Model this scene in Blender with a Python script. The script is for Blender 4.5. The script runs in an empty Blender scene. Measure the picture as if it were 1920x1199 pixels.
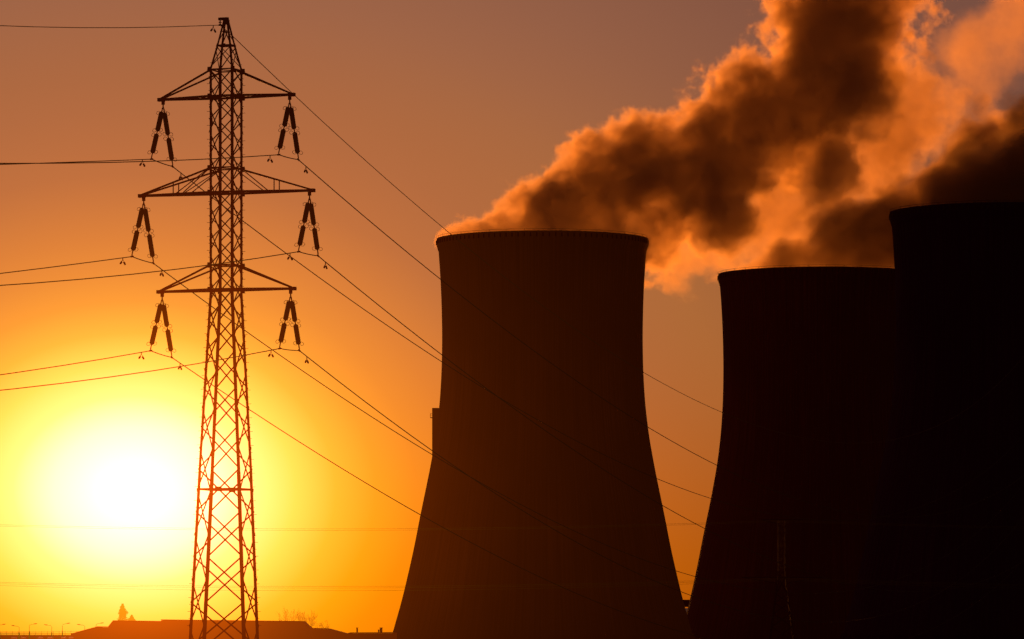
import bpy, bmesh, math, random
from mathutils import Vector, Matrix, noise
random.seed(7)
C = bpy.context.scene.collection
SC = bpy.context.scene
R = math.radians

# ------------------------------------------------------------------ camera
F = 9000.0      # focal length in pixels of the 1920-wide frame
HY = 1190.0     # row of the horizon
EYE = 2.2
cam_d = bpy.data.cameras.new('camera')
cam = bpy.data.objects.new('camera', cam_d)
C.objects.link(cam)
cam.location = (0, 0, EYE)
cam.rotation_euler = (R(90), 0, 0)
cam_d.sensor_width = 36
cam_d.lens = 36 * F / 1920
cam_d.shift_y = (HY - 599.5) / 1920
cam_d.clip_start = 0.5
cam_d.clip_end = 60000
SC.camera = cam
SC.view_settings.view_transform = 'Standard'
SC.view_settings.look = 'None'
SC.view_settings.exposure = 0
SC.view_settings.gamma = 1

def at(px, py, D):
    return Vector(((px - 960) / F * D, D, EYE + (HY - py) / F * D))

# ------------------------------------------------------------------ helpers
def lin(c):
    c /= 255.0
    return c / 12.92 if c <= 0.04045 else ((c + 0.055) / 1.055) ** 2.4

def S(r, g, b, k=1.0):
    return (lin(r) * k, lin(g) * k, lin(b) * k, 1.0)

def obj(name, bm, mat=None, parent=None, smooth=False):
    me = bpy.data.meshes.new(name)
    bm.to_mesh(me)
    bm.free()
    if smooth:
        for p in me.polygons:
            p.use_smooth = True
    o = bpy.data.objects.new(name, me)
    C.objects.link(o)
    if mat:
        me.materials.append(mat)
    if parent:
        o.parent = parent
    return o

def tag(o, label=None, cat=None, group=None, kind=None):
    if label: o['label'] = label
    if cat: o['category'] = cat
    if group: o['group'] = group
    if kind: o['kind'] = kind
    return o

def thing(name, label, cat, loc=(0, 0, 0), rz=0.0, group=None):
    o = bpy.data.objects.new(name, None)
    C.objects.link(o)
    o.location = loc
    o.rotation_euler = (0, 0, rz)
    o.empty_display_size = 0.5
    return tag(o, label, cat, group)

def copy_tree(o, parent=None):
    c = o.copy()
    C.objects.link(c)
    c.parent = parent
    for ch in list(o.children):
        copy_tree(ch, c)
    return c

def bar(bm, a, b, w, h=None):
    a, b = Vector(a), Vector(b)
    h = h or w
    d = (b - a)
    if d.length < 1e-6:
        return
    d.normalize()
    up = Vector((0, 0, 1)) if abs(d.z) < 0.95 else Vector((0, 1, 0))
    s = d.cross(up).normalized()
    u = s.cross(d).normalized()
    vs = []
    for p in (a, b):
        for i, j in ((-1, -1), (1, -1), (1, 1), (-1, 1)):
            vs.append(bm.verts.new(p + s * (i * w / 2) + u * (j * h / 2)))
    for f in ((0, 3, 2, 1), (4, 5, 6, 7), (0, 1, 5, 4), (1, 2, 6, 5), (2, 3, 7, 6), (3, 0, 4, 7)):
        bm.faces.new([vs[i] for i in f])

def box(bm, x0, x1, y0, y1, z0, z1):
    vs = [bm.verts.new((x, y, z)) for z in (z0, z1) for x, y in ((x0, y0), (x1, y0), (x1, y1), (x0, y1))]
    for f in ((0, 3, 2, 1), (4, 5, 6, 7), (0, 1, 5, 4), (1, 2, 6, 5), (2, 3, 7, 6), (3, 0, 4, 7)):
        bm.faces.new([vs[i] for i in f])

def angle(bm, a, b, w, t, sx, sy):
    """an L-section steel angle from a to b, its flanges pointing inward (-sx,-sy)"""
    a, b = Vector(a), Vector(b)
    sec = [(0, 0), (-sx * w, 0), (-sx * w, -sy * t), (-sx * t, -sy * t), (-sx * t, -sy * w), (0, -sy * w)]
    r0 = [bm.verts.new(a + Vector((x, y, 0))) for x, y in sec]
    r1 = [bm.verts.new(b + Vector((x, y, 0))) for x, y in sec]
    n = len(sec)
    for i in range(n):
        bm.faces.new((r0[i], r0[(i + 1) % n], r1[(i + 1) % n], r1[i]))
    bm.faces.new(r0[::-1]); bm.faces.new(r1)
    bmesh.ops.recalc_face_normals(bm, faces=bm.faces[:])

def tube(bm, pts, r, n=6, closed=False):
    pts = [Vector(p) for p in pts]
    rings = []
    m = len(pts)
    prev = None
    for i, p in enumerate(pts):
        if closed:
            d = pts[(i + 1) % m] - pts[i - 1]
        else:
            d = pts[min(i + 1, m - 1)] - pts[max(i - 1, 0)]
        d.normalize()
        if prev is None:
            up = Vector((0, 0, 1)) if abs(d.z) < 0.9 else Vector((1, 0, 0))
            s = d.cross(up).normalized()
        else:
            s = (prev - d * prev.dot(d)).normalized()
        prev = s
        u = s.cross(d)
        rr = r[i] if isinstance(r, (list, tuple)) else r
        rings.append([bm.verts.new(p + s * (rr * math.cos(k * 2 * math.pi / n)) + u * (rr * math.sin(k * 2 * math.pi / n))) for k in range(n)])
    for i in range(m if closed else m - 1):
        A, B = rings[i], rings[(i + 1) % m]
        for k in range(n):
            bm.faces.new((A[k], B[k], B[(k + 1) % n], A[(k + 1) % n]))
    if not closed:
        bm.faces.new(rings[0]); bm.faces.new(rings[-1][::-1])

def lathe(bm, prof, n, M=None, cap=True):
    """prof: list of (r, z)"""
    rings = []
    for r, z in prof:
        ring = []
        for k in range(n):
            a = 2 * math.pi * k / n
            v = Vector((r * math.cos(a), r * math.sin(a), z))
            if M: v = M @ v
            ring.append(bm.verts.new(v))
        rings.append(ring)
    for A, B in zip(rings, rings[1:]):
        for k in range(n):
            bm.faces.new((A[k], A[(k + 1) % n], B[(k + 1) % n], B[k]))
    if cap:
        bm.faces.new(rings[0][::-1]); bm.faces.new(rings[-1])
    return rings

def frame_to(a, b):
    """matrix whose local z runs from a to b"""
    a, b = Vector(a), Vector(b)
    q = (b - a).to_track_quat('Z', 'Y')
    return Matrix.Translation(a) @ q.to_matrix().to_4x4()

SUN_AZ = math.atan2(252 - 960, F)
SUN_EL = math.atan2(HY - 900, math.hypot(F, 708))
sun_dir = Vector((math.sin(SUN_AZ) * math.cos(SUN_EL), math.cos(SUN_AZ) * math.cos(SUN_EL), math.sin(SUN_EL)))

# ------------------------------------------------------------------ materials
def haze_painted(name, base, rough, haze, var=0.25, scale=3.0, metal=0.0, stripes=None, hcol=(1.0, 0.14, 0.002)):
    """weathered surface with low-sun haze painted on as emission: HAZE sets its strength"""
    m = bpy.data.materials.new(name)
    m.use_nodes = True
    nt = m.node_tree
    nt.nodes.clear()
    N, L = nt.nodes.new, nt.links.new
    out = N('ShaderNodeOutputMaterial')
    p = N('ShaderNodeBsdfPrincipled')
    p.inputs['Roughness'].default_value = rough
    p.inputs['Metallic'].default_value = metal
    p.inputs['Specular IOR Level'].default_value = 0.25
    tc = N('ShaderNodeTexCoord')
    nz = N('ShaderNodeTexNoise')
    nz.inputs['Scale'].default_value = scale
    nz.inputs['Detail'].default_value = 4
    L(tc.outputs['Object'], nz.inputs['Vector'])
    mr = N('ShaderNodeMapRange')
    mr.inputs['From Min'].default_value = 0.3
    mr.inputs['From Max'].default_value = 0.7
    mr.inputs['To Min'].default_value = 1 - var
    mr.inputs['To Max'].default_value = 1 + var
    L(nz.outputs['Fac'], mr.inputs['Value'])
    val = mr.outputs['Result']
    if stripes:
        sx = N('ShaderNodeSeparateXYZ'); L(tc.outputs['Object'], sx.inputs[0])
        an = N('ShaderNodeMath'); an.operation = 'ARCTAN2'
        L(sx.outputs['Y'], an.inputs[0]); L(sx.outputs['X'], an.inputs[1])
        cx = N('ShaderNodeCombineXYZ')
        mu = N('ShaderNodeMath'); mu.operation = 'MULTIPLY'; mu.inputs[1].default_value = stripes
        L(an.outputs[0], mu.inputs[0])
        L(mu.outputs[0], cx.inputs['X'])
        zz = N('ShaderNodeMath'); zz.operation = 'MULTIPLY'; zz.inputs[1].default_value = 0.02
        L(sx.outputs['Z'], zz.inputs[0]); L(zz.outputs[0], cx.inputs['Y'])
        n2 = N('ShaderNodeTexNoise'); n2.inputs['Scale'].default_value = 1.0; n2.inputs['Detail'].default_value = 3
        L(cx.outputs[0], n2.inputs['Vector'])
        m2 = N('ShaderNodeMapRange'); m2.inputs['From Min'].default_value = 0.3; m2.inputs['From Max'].default_value = 0.7
        m2.inputs['To Min'].default_value = 0.6; m2.inputs['To Max'].default_value = 1.4
        L(n2.outputs['Fac'], m2.inputs['Value'])
        pr = N('ShaderNodeMath'); pr.operation = 'MULTIPLY'
        L(val, pr.inputs[0]); L(m2.outputs['Result'], pr.inputs[1])
        val = pr.outputs[0]
    vm = N('ShaderNodeVectorMath'); vm.operation = 'SCALE'
    vm.inputs[0].default_value = base[:3]
    L(val, vm.inputs['Scale'])
    L(vm.outputs[0], p.inputs['Base Color'])
    L(p.outputs[0], out.inputs['Surface'])
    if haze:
        # airlight painted in as surface emission that brightens towards the sun; the
        # Henyey-Greenstein forward peak (1 + (angle/width)^2)^-1.5 around the sun direction, times the haze strength
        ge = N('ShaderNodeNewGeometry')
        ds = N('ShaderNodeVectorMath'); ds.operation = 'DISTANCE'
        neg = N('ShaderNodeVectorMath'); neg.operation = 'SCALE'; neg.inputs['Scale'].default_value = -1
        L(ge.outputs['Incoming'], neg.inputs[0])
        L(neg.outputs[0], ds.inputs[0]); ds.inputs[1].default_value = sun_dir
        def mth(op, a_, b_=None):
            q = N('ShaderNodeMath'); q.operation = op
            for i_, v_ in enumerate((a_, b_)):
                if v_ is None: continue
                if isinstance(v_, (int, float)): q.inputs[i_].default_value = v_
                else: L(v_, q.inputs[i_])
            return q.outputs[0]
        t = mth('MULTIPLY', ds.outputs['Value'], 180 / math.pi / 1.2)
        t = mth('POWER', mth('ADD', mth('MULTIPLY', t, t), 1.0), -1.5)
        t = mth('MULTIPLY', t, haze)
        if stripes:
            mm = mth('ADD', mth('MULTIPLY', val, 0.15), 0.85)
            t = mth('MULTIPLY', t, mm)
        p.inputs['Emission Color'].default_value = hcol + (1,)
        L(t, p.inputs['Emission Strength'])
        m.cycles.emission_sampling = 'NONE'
    if name in ('dry_grass', 'haze_painted_hill'):
        p.inputs['Specular IOR Level'].default_value = 0.0
    return m

NEAR = 1.45
M_steel = haze_painted('galvanised_steel', (0.06, 0.035, 0.035), 0.7, NEAR, metal=0.2, hcol=(1.0, 0.11, 0.002))
M_insul = haze_painted('brown_porcelain', (0.05, 0.025, 0.02), 0.3, NEAR * 0.8)
M_wire = haze_painted('aluminium_wire', (0.03, 0.012, 0.01), 0.9, 1.1, metal=0.0, hcol=(1.0, 0.22, 0.02))
M_gwire = haze_painted('ground_wire_steel', (0.10, 0.04, 0.02), 0.9, 1.6, hcol=(1.0, 0.25, 0.02))  # stronger emission and paler base paint the sun's glint along the top wire
M_farsteel = haze_painted('dark_far_steel', (0.012, 0.006, 0.006), 1.0, 1.1, hcol=(1.0, 0.05, 0.0))  # dark colour put in for shade: keeps sunlit streaks off the far pylon
M_bracket = haze_painted('dark_bracket_steel', (0.02, 0.01, 0.01), 0.9, 1.5, hcol=(1.0, 0.1, 0.0))
M_conc1 = haze_painted('weathered_concrete', (0.10, 0.042, 0.035), 0.9, 2.4, scale=0.05, stripes=60, hcol=(1.0, 0.145, 0.0))
M_conc2 = haze_painted('weathered_concrete_far', (0.08, 0.025, 0.03), 0.9, 1.35, scale=0.05, stripes=60, hcol=(1.0, 0.06, 0.0))
M_conc3 = haze_painted('weathered_concrete_dark', (0.06, 0.02, 0.028), 0.9, 0.9, scale=0.05, stripes=60, hcol=(1.0, 0.0, 0.1))  # darker base and weaker painted haze for the towers away from the sun
M_hall = haze_painted('hall_cladding', (0.20, 0.12, 0.08), 0.8, 3.7, scale=0.3)
M_roof = haze_painted('roof_sheet', (0.12, 0.08, 0.06), 0.7, 3.3, scale=0.3)
M_leaf = haze_painted('conifer_foliage', (0.05, 0.06, 0.02), 0.9, 5.5, scale=2, hcol=(1.0, 0.26, 0.005))
M_bark = haze_painted('bark', (0.07, 0.05, 0.03), 0.9, 9.0, scale=2, hcol=(1.0, 0.26, 0.005))
M_lamp = haze_painted('lamp_post_steel', (0.12, 0.10, 0.08), 0.6, 2.4, hcol=(1.0, 0.34, 0.01))
M_ground = haze_painted('dry_grass', (0.06, 0.045, 0.025), 0.95, 3.4, scale=0.02)
M_hill = haze_painted('haze_painted_hill', (0.06, 0.05, 0.03), 0.95, 9.5, scale=0.002, hcol=(1.0, 0.34, 0.01))
M_car = haze_painted('dark_car_paint', (0.10, 0.05, 0.04), 0.25, 3.4, metal=0.6)
M_glint = haze_painted('painted_glint', (0.3, 0.2, 0.15), 0.5, 4.4, metal=0.0, hcol=(1.0, 0.20, 0.03))  # pale base and emission paint the sun's glint on car glass and roofs
M_black = haze_painted('black_rubber', (0.02, 0.02, 0.02), 0.9, 3.0)
M_tank = haze_painted('pale_tank_paint', (0.9, 0.7, 0.6), 0.5, 6.0, scale=0.3, hcol=(1.0, 0.5, 0.3))
M_fwire = haze_painted('far_wire', (0.03, 0.012, 0.01), 1.0, 3.0, hcol=(1.0, 0.30, 0.0))

# ------------------------------------------------------------------ sky and sun
W = bpy.data.worlds.new('World')
SC.world = W
W.use_nodes = True
nt = W.node_tree
nt.nodes.clear()
N, L = nt.nodes.new, nt.links.new
out = N('ShaderNodeOutputWorld')
bg = N('ShaderNodeBackground')
L(bg.outputs[0], out.inputs['Surface'])
tc = N('ShaderNodeTexCoord')
nrm = N('ShaderNodeVectorMath'); nrm.operation = 'NORMALIZE'
L(tc.outputs['Generated'], nrm.inputs[0])
# angle to the sun from the chord length: precise for small angles
sd = N('ShaderNodeVectorMath'); sd.operation = 'SUBTRACT'
L(nrm.outputs[0], sd.inputs[0]); sd.inputs[1].default_value = sun_dir + Vector((0, 0, -20 / F))      # the glow's centre sits a little low in the thicker air
fl = N('ShaderNodeVectorMath'); fl.operation = 'MULTIPLY'      # the dust layers flatten the glow
L(sd.outputs[0], fl.inputs[0]); fl.inputs[1].default_value = (1, 1, 1.28)
sb = N('ShaderNodeVectorMath'); sb.operation = 'LENGTH'
L(fl.outputs[0], sb.inputs[0])
ang = N('ShaderNodeMath'); ang.operation = 'MULTIPLY'; ang.inputs[1].default_value = 180 / math.pi / 1.02
L(sb.outputs['Value'], ang.inputs[0])            # degrees (small-angle)
def resample(stops):
    """monotone cubic through the stops, sampled densely near the sun so that no ring shows"""
    xs = [a for a, c in stops]
    n = len(xs)
    cols = []
    grid_ = [i * 0.2 for i in range(19)] + [a for a in xs if a > 3.65]
    for ch in range(3):
        ys = [c[ch] for a, c in stops]
        h = [xs[i + 1] - xs[i] for i in range(n - 1)]
        dl = [(ys[i + 1] - ys[i]) / h[i] for i in range(n - 1)]
        mm = [dl[0]] + [0 if dl[i - 1] * dl[i] <= 0 else 2 * dl[i - 1] * dl[i] / (dl[i - 1] + dl[i]) for i in range(1, n - 1)] + [dl[-1]]
        vals = []
        for g in grid_:
            i = max(0, min(n - 2, sum(1 for x in xs if x <= g) - 1))
            t = (g - xs[i]) / h[i]
            vals.append((2 * t**3 - 3 * t**2 + 1) * ys[i] + (t**3 - 2 * t**2 + t) * h[i] * mm[i] + (-2 * t**3 + 3 * t**2) * ys[i + 1] + (t**3 - t**2) * h[i] * mm[i + 1])
        # soften once more
        sm = vals[:]
        for i in range(1, 18):
            sm[i] = 0.25 * vals[i - 1] + 0.5 * vals[i] + 0.25 * vals[i + 1]
        cols.append(sm)
    return [(g, (cols[0][i], cols[1][i], cols[2][i], 1)) for i, g in enumerate(grid_)]
def ramp(stops, top):
    stops = resample(stops)
    r = N('ShaderNodeValToRGB')
    d = N('ShaderNodeMath'); d.operation = 'DIVIDE'; d.inputs[1].default_value = top
    L(ang.outputs[0], d.inputs[0]); L(d.outputs[0], r.inputs[0])
    el = r.color_ramp.elements
    el[0].position = stops[0][0] / top; el[0].color = stops[0][1]
    el[1].position = stops[-1][0] / top; el[1].color = stops[-1][1]
    for a, c in stops[1:-1]:
        e = el.new(a / top); e.color = c
    r.color_ramp.interpolation = 'B_SPLINE' if False else 'LINEAR'
    return r
CORE = [(0.0, (12, 5, 1.10, 1)), (0.35, (11, 4, 1.04, 1)), (0.7, (9, 2.4, 0.93, 1)), (0.95, (7.5, 1.7, 0.70, 1)), (1.2, (6, 1.25, 0.42, 1)), (1.43, (4.8, 1.04, 0.22, 1)), (1.65, (3.9, 0.95, 0.155, 1))]
LOW = CORE + [
       (1.9, (3.1, 0.82, 0.075, 1)), (2.2, (2.3, 0.62, 0.035, 1)), (2.5, (1.7, 0.47, 0.008, 1)), (2.9, (1.25, 0.36, 0.003, 1)),
       (3.4, (1.02, 0.25, 0.001, 1)), (4.5, S(228, 114, 2)), (5.5, S(207, 102, 4)), (6.7, S(185, 90, 5)), (8.5, S(150, 72, 8)), (12, S(105, 50, 20)),
       (25, S(62, 34, 22)), (60, S(42, 20, 18)), (110, S(26, 10, 10))]
MID = CORE + [
       (1.9, (3.0, 0.78, 0.105, 1)), (2.2, (1.9, 0.58, 0.06, 1)), (2.5, (1.25, 0.42, 0.04, 1)), (2.9, S(250, 155, 55)),
       (3.4, S(236, 139, 55)), (4.7, S(193, 113, 60)), (5.6, S(179, 107, 61)), (7.0, S(172, 106, 56)), (9, S(146, 89, 52)), (12, S(105, 66, 48)),
       (25, S(68, 40, 32)), (60, S(42, 21, 19)), (110, S(26, 10, 10))]
HIGH = [(0.0, (12, 5, 1.1, 1)), (2.0, S(235, 150, 75)), (3.5, S(205, 122, 68)), (4.7, S(186, 112, 67)), (6.0, S(168, 104, 67)), (7.4, S(154, 100, 72)),
        (8.6, S(142, 94, 71)), (10.3, S(127, 84, 66)), (13, S(110, 76, 66)), (25, S(68, 44, 40)), (60, S(40, 23, 22)), (110, S(24, 11, 11))]
r1, r2, r3 = ramp(LOW, 120), ramp(MID, 120), ramp(HIGH, 120)
sz = N('ShaderNodeSeparateXYZ'); L(nrm.outputs[0], sz.inputs[0])
def fac(a, b):
    mr = N('ShaderNodeMapRange'); mr.interpolation_type = 'SMOOTHSTEP'
    mr.inputs['From Min'].default_value = math.sin(R(a)); mr.inputs['From Max'].default_value = math.sin(R(b))
    L(sz.outputs['Z'], mr.inputs['Value'])
    return mr
f1, f2 = fac(0.3, 4.2), fac(3.4, 8.2)
mA = N('ShaderNodeMix'); mA.data_type = 'RGBA'; mA.clamp_factor = True
L(f1.outputs[0], mA.inputs[0]); L(r1.outputs[0], mA.inputs[6]); L(r2.outputs[0], mA.inputs[7])
mB = N('ShaderNodeMix'); mB.data_type = 'RGBA'
L(f2.outputs[0], mB.inputs[0]); L(mA.outputs[2], mB.inputs[6]); L(r3.outputs[0], mB.inputs[7])
# the physical sky adds its share (a few per cent) on top of the dust-laden glow
sky = N('ShaderNodeTexSky'); sky.sky_type = 'NISHITA'; sky.sun_disc = False
sky.sun_elevation = SUN_EL; sky.sun_rotation = SUN_AZ
sky.air_density = 2.0; sky.dust_density = 6.0
sk = N('ShaderNodeVectorMath'); sk.operation = 'MULTIPLY'
L(sky.outputs[0], sk.inputs[0]); sk.inputs[1].default_value = (0.004, 0.0015, 0.0008)
ad = N('ShaderNodeVectorMath'); ad.operation = 'ADD'
L(mB.outputs[2], ad.inputs[0]); L(sk.outputs[0], ad.inputs[1])
L(ad.outputs[0], bg.inputs['Color'])
bg.inputs['Strength'].default_value = 1.0

sl = bpy.data.lights.new('sun', 'SUN')
sun = bpy.data.objects.new('sun', sl)
C.objects.link(sun)
sl.energy = 2.25
sl.angle = R(0.5)
sl.color = (1.0, 0.30, 0.04)
sun.rotation_euler = sun_dir.to_track_quat('Z', 'Y').to_euler()
sun.location = (-60, 200, 80)

# ------------------------------------------------------------------ ground
bm = bmesh.new()
xs = [-30000, -8000, -3000, -1500, -800, -400, -200, 0, 200, 400, 800, 1500, 3000, 8000, 30000]
ys = [-3000, -500, 0, 100, 200, 300, 500, 800, 1200, 1700, 2300, 3500, 6000, 12000, 25000, 45000]
grid = [[bm.verts.new((x, y, 0)) for x in xs] for y in ys]
for j in range(len(ys) - 1):
    for i in range(len(xs) - 1):
        bm.faces.new((grid[j][i], grid[j][i + 1], grid[j + 1][i + 1], grid[j + 1][i]))
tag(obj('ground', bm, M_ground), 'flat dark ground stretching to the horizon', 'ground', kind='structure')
# distant hill ridge at the left
bm = bmesh.new()
D = 14000
prev = None
for i in range(61):
    px = -500 + i * 45
    py = 1184.5 - 2.2 * noise.noise(Vector((i * 0.12, 0.3, 0))) + (0.8 if px > 60 else 0) + (px > 80) * min(3.0, (px - 80) * 0.02)
    a = bm.verts.new(at(px, py, D)); b = bm.verts.new(at(px, py, D) * 1.0)
    b.co.z = -20
    c = bm.verts.new(a.co + Vector((0, 1500, 0))); c.co.z = -20
    if prev:
        bm.faces.new((prev[1], b, a, prev[0]))
        bm.faces.new((prev[0], a, c, prev[2]))
    prev = (a, b, c)
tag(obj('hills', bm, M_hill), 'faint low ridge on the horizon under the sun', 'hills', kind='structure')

# ------------------------------------------------------------------ cooling towers
def spline(tab, y):
    for (y0, a), (y1, b) in zip(tab, tab[1:]):
        if y0 <= y <= y1:
            t = (y - y0) / (y1 - y0)
            return a + (b - a) * t
    return tab[0][1] if y < tab[0][0] else tab[-1][1]
HW = [(449, 196), (480, 193.5), (520, 190.7), (560, 188.8), (600, 187.8), (640, 187.3), (700, 188.5), (760, 192.2), (820, 199.5), (880, 210.3),
      (920, 218.5), (960, 227), (1030, 240.5), (1083, 252.5), (1125, 262.5), (1190, 281), (1205, 285.5)]
def smooth_tab(tab, y, w=22):
    s = 0
    for k in range(-4, 5):
        s += spline(tab, min(1204, max(449, y + k * w / 4)))
    return s / 9 if 475 < y < 1180 else spline(tab, y)
SCALE = (125.0 - EYE) / (HY - 449)           # metres per reference pixel
def radius(z):
    return smooth_tab(HW, HY - (z - EYE) / SCALE) * SCALE
def cooling_tower(px, s, mat, label, name='cooling_tower', dz=0.0):
    D = F * SCALE / s
    root = thing(name, label, 'cooling tower', ((px - 960) / F * D, D, dz), 0, 'cooling towers')
    n = 192
    # shell with shallow vertical wind ribs
    bm = bmesh.new()
    zs = [2.0 + (123.6 - 2.0) * i / 60 for i in range(61)]
    rings = []
    for z in zs:
        r = radius(z)
        rings.append([bm.verts.new(((r + (0.10 if k % 2 else -0.02)) * math.cos(2 * math.pi * k / n), (r + (0.10 if k % 2 else -0.02)) * math.sin(2 * math.pi * k / n), z)) for k in range(n)])
    for A, B in zip(rings, rings[1:]):
        for k in range(n):
            bm.faces.new((A[k], A[(k + 1) % n], B[(k + 1) % n], B[k]))
    obj('shell', bm, mat, root)
    # thickened top ring with a walkway
    bm = bmesh.new()
    rt = radius(123)
    lathe_prof = [(rt + 0.12, 121.4), (rt + 0.55, 122.8), (rt + 0.55, 125.0), (rt - 0.6, 125.0), (rt - 0.6, 123.0)]
    lathe(bm, lathe_prof, 144, cap=False)
    rim = obj('rim', bm, mat, root)
    bm = bmesh.new()
    m = 108
    for k in range(m):
        a = 2 * math.pi * k / m
        ca, sa = math.cos(a), math.sin(a)
        if k % 3 == 0:
            bar(bm, ((rt + 0.4) * ca, (rt + 0.4) * sa, 125.0), ((rt + 0.4) * ca, (rt + 0.4) * sa, 125.5), 0.1)
        # bracket blocks under the walkway
        bar(bm, ((rt + 0.6) * ca, (rt + 0.6) * sa, 123.2), ((rt + 0.6) * ca, (rt + 0.6) * sa, 124.4), 0.4, 0.7)
    tube(bm, [((rt + 0.8) * math.cos(2 * math.pi * k / 96), (rt + 0.8) * math.sin(2 * math.pi * k / 96), 125.5) for k in range(96)], 0.04, 4, closed=True)
    obj('walkway', bm, M_bracket, rim)
    # leaning columns of the air inlet
    bm = bmesh.new()
    rb, rg = radius(2.0), radius(2.0) + 0.6
    for k in range(44):
        a0 = 2 * math.pi * k / 44
        for dlt in (-0.5, 0.5):
            a1 = a0 + dlt * 2 * math.pi / 44
            bar(bm, (rb * math.cos(a0), rb * math.sin(a0), 2.2), (rg * math.cos(a1), rg * math.sin(a1), -0.2), 0.8)
    obj('inlet_column', bm, mat, root)
    bm = bmesh.new()
    lathe(bm, [(rg - 2.5, 2.6), (rg - 2.5, -0.2)], 96, cap=False)
    bmesh.ops.reverse_faces(bm, faces=bm.faces[:])
    obj('fill_pack', bm, mat, root)
    bm = bmesh.new()
    lathe(bm, [(rg + 2.2, -0.2), (rg + 2.2, 1.0), (rg + 1.7, 1.0), (rg + 1.7, -0.2)], 96, cap=False)
    obj('basin_wall', bm, mat, root)
    return root, D
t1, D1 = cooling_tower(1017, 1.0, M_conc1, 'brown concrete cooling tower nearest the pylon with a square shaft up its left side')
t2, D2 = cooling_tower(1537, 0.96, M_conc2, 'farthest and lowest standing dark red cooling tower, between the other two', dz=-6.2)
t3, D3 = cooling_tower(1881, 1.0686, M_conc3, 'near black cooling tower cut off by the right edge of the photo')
# service shaft on the left side of the first tower
px_m = SCALE
bm = bmesh.new()
xl = (810.5 - 1017) * px_m
zt = EYE + (HY - 766) * px_m
box(bm, xl, xl + 5.5, -2.6, 2.6, 0, zt)
sh = obj('service_shaft', bm, M_conc1, t1)
bm = bmesh.new()
box(bm, xl - 0.6, xl - 0.01, -1.6, 1.6, zt - 3.0, zt - 2.85)
for z in (zt - 2.2, zt - 1.7):
    bar(bm, (xl - 0.6, -1.6, z), (xl - 0.6, 1.6, z), 0.08)
    bar(bm, (xl - 0.6, -1.6, z), (xl, -1.6, z), 0.08)
for y in (-1.6, 0, 1.6):
    bar(bm, (xl - 0.6, y, zt - 2.9), (xl - 0.6, y, zt - 1.7), 0.08)
obj('platform', bm, M_conc1, sh)

# pipe bridge and tank between towers one and two
D = 1720
root = thing('pipe_bridge', 'dark pipe bridge spanning the gap between the two left cooling towers', 'pipe bridge', at(1290, HY, D) * 1.0)
root.location.z = 0
k = D / F
bm = bmesh.new()
zt, zb = EYE + (HY - 1125) * k, EYE + (HY - 1138.5) * k
box(bm, -14, 14, -2, 2, zb, zt)
obj('deck', bm, M_conc2, root)
bm = bmesh.new()
for i in range(15):
    bar(bm, (-14 + i * 2, -2.05, zb), (-13 + i * 2, -2.05, zt), 0.18)
    bar(bm, (-13 + i * 2, -2.05, zt), (-12 + i * 2, -2.05, zb), 0.18)
obj('truss', bm, M_conc3, root)
for sx in (-11, 11):
    bm = bmesh.new()
    for sy in (-1.5, 1.5):
        bar(bm, (sx, sy, 0), (sx, sy, zb), 0.5)
    bar(bm, (sx, -1.5, zb * 0.5), (sx, 1.5, zb * 0.5), 0.25)
    obj('support_frame', bm, M_conc3, root)
D = 1900
k = D / F
root = thing('storage_tank', 'pale round tank just showing below the bridge between two cooling towers', 'tank', (at(1289, HY, D).x, D, 0))
bm = bmesh.new()
zt = EYE + (HY - 1141) * k
lathe(bm, [(4.2, 0), (4.2, zt - 1.0), (4.0, zt - 0.4), (2.0, zt), (0.3, zt + 0.1)], 40)
obj('tank_body', bm, M_tank, root, smooth=True)
bm = bmesh.new()
tube(bm, [(4.25 * math.cos(a * math.pi / 24), 4.25 * math.sin(a * math.pi / 24), zt - 0.2) for a in range(48)], 0.06, 4, closed=True)
for a in range(16):
    bar(bm, (4.25 * math.cos(a * math.pi / 8), 4.25 * math.sin(a * math.pi / 8), zt - 1.1), (4.25 * math.cos(a * math.pi / 8), 4.25 * math.sin(a * math.pi / 8), zt - 0.2), 0.07)
obj('guard_rail', bm, M_tank, root)
# dark plant block behind the bridge (closes the foot of the gap)
D = 1760
k = D / F
root = thing('pump_house', 'low dark flat roofed block at the foot of the gap between towers', 'building', (at(1290, HY, D).x, D, 0))
bm = bmesh.new()
zt = EYE + (HY - 1150) * k
box(bm, -16, 16, 0, 12, 0, zt)
obj('wall', bm, M_conc2, root)
bm = bmesh.new()
box(bm, -16.4, 16.4, -0.4, 12.4, zt + 0.003, zt + 0.5)
obj('roof', bm, M_conc3, root)

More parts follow.
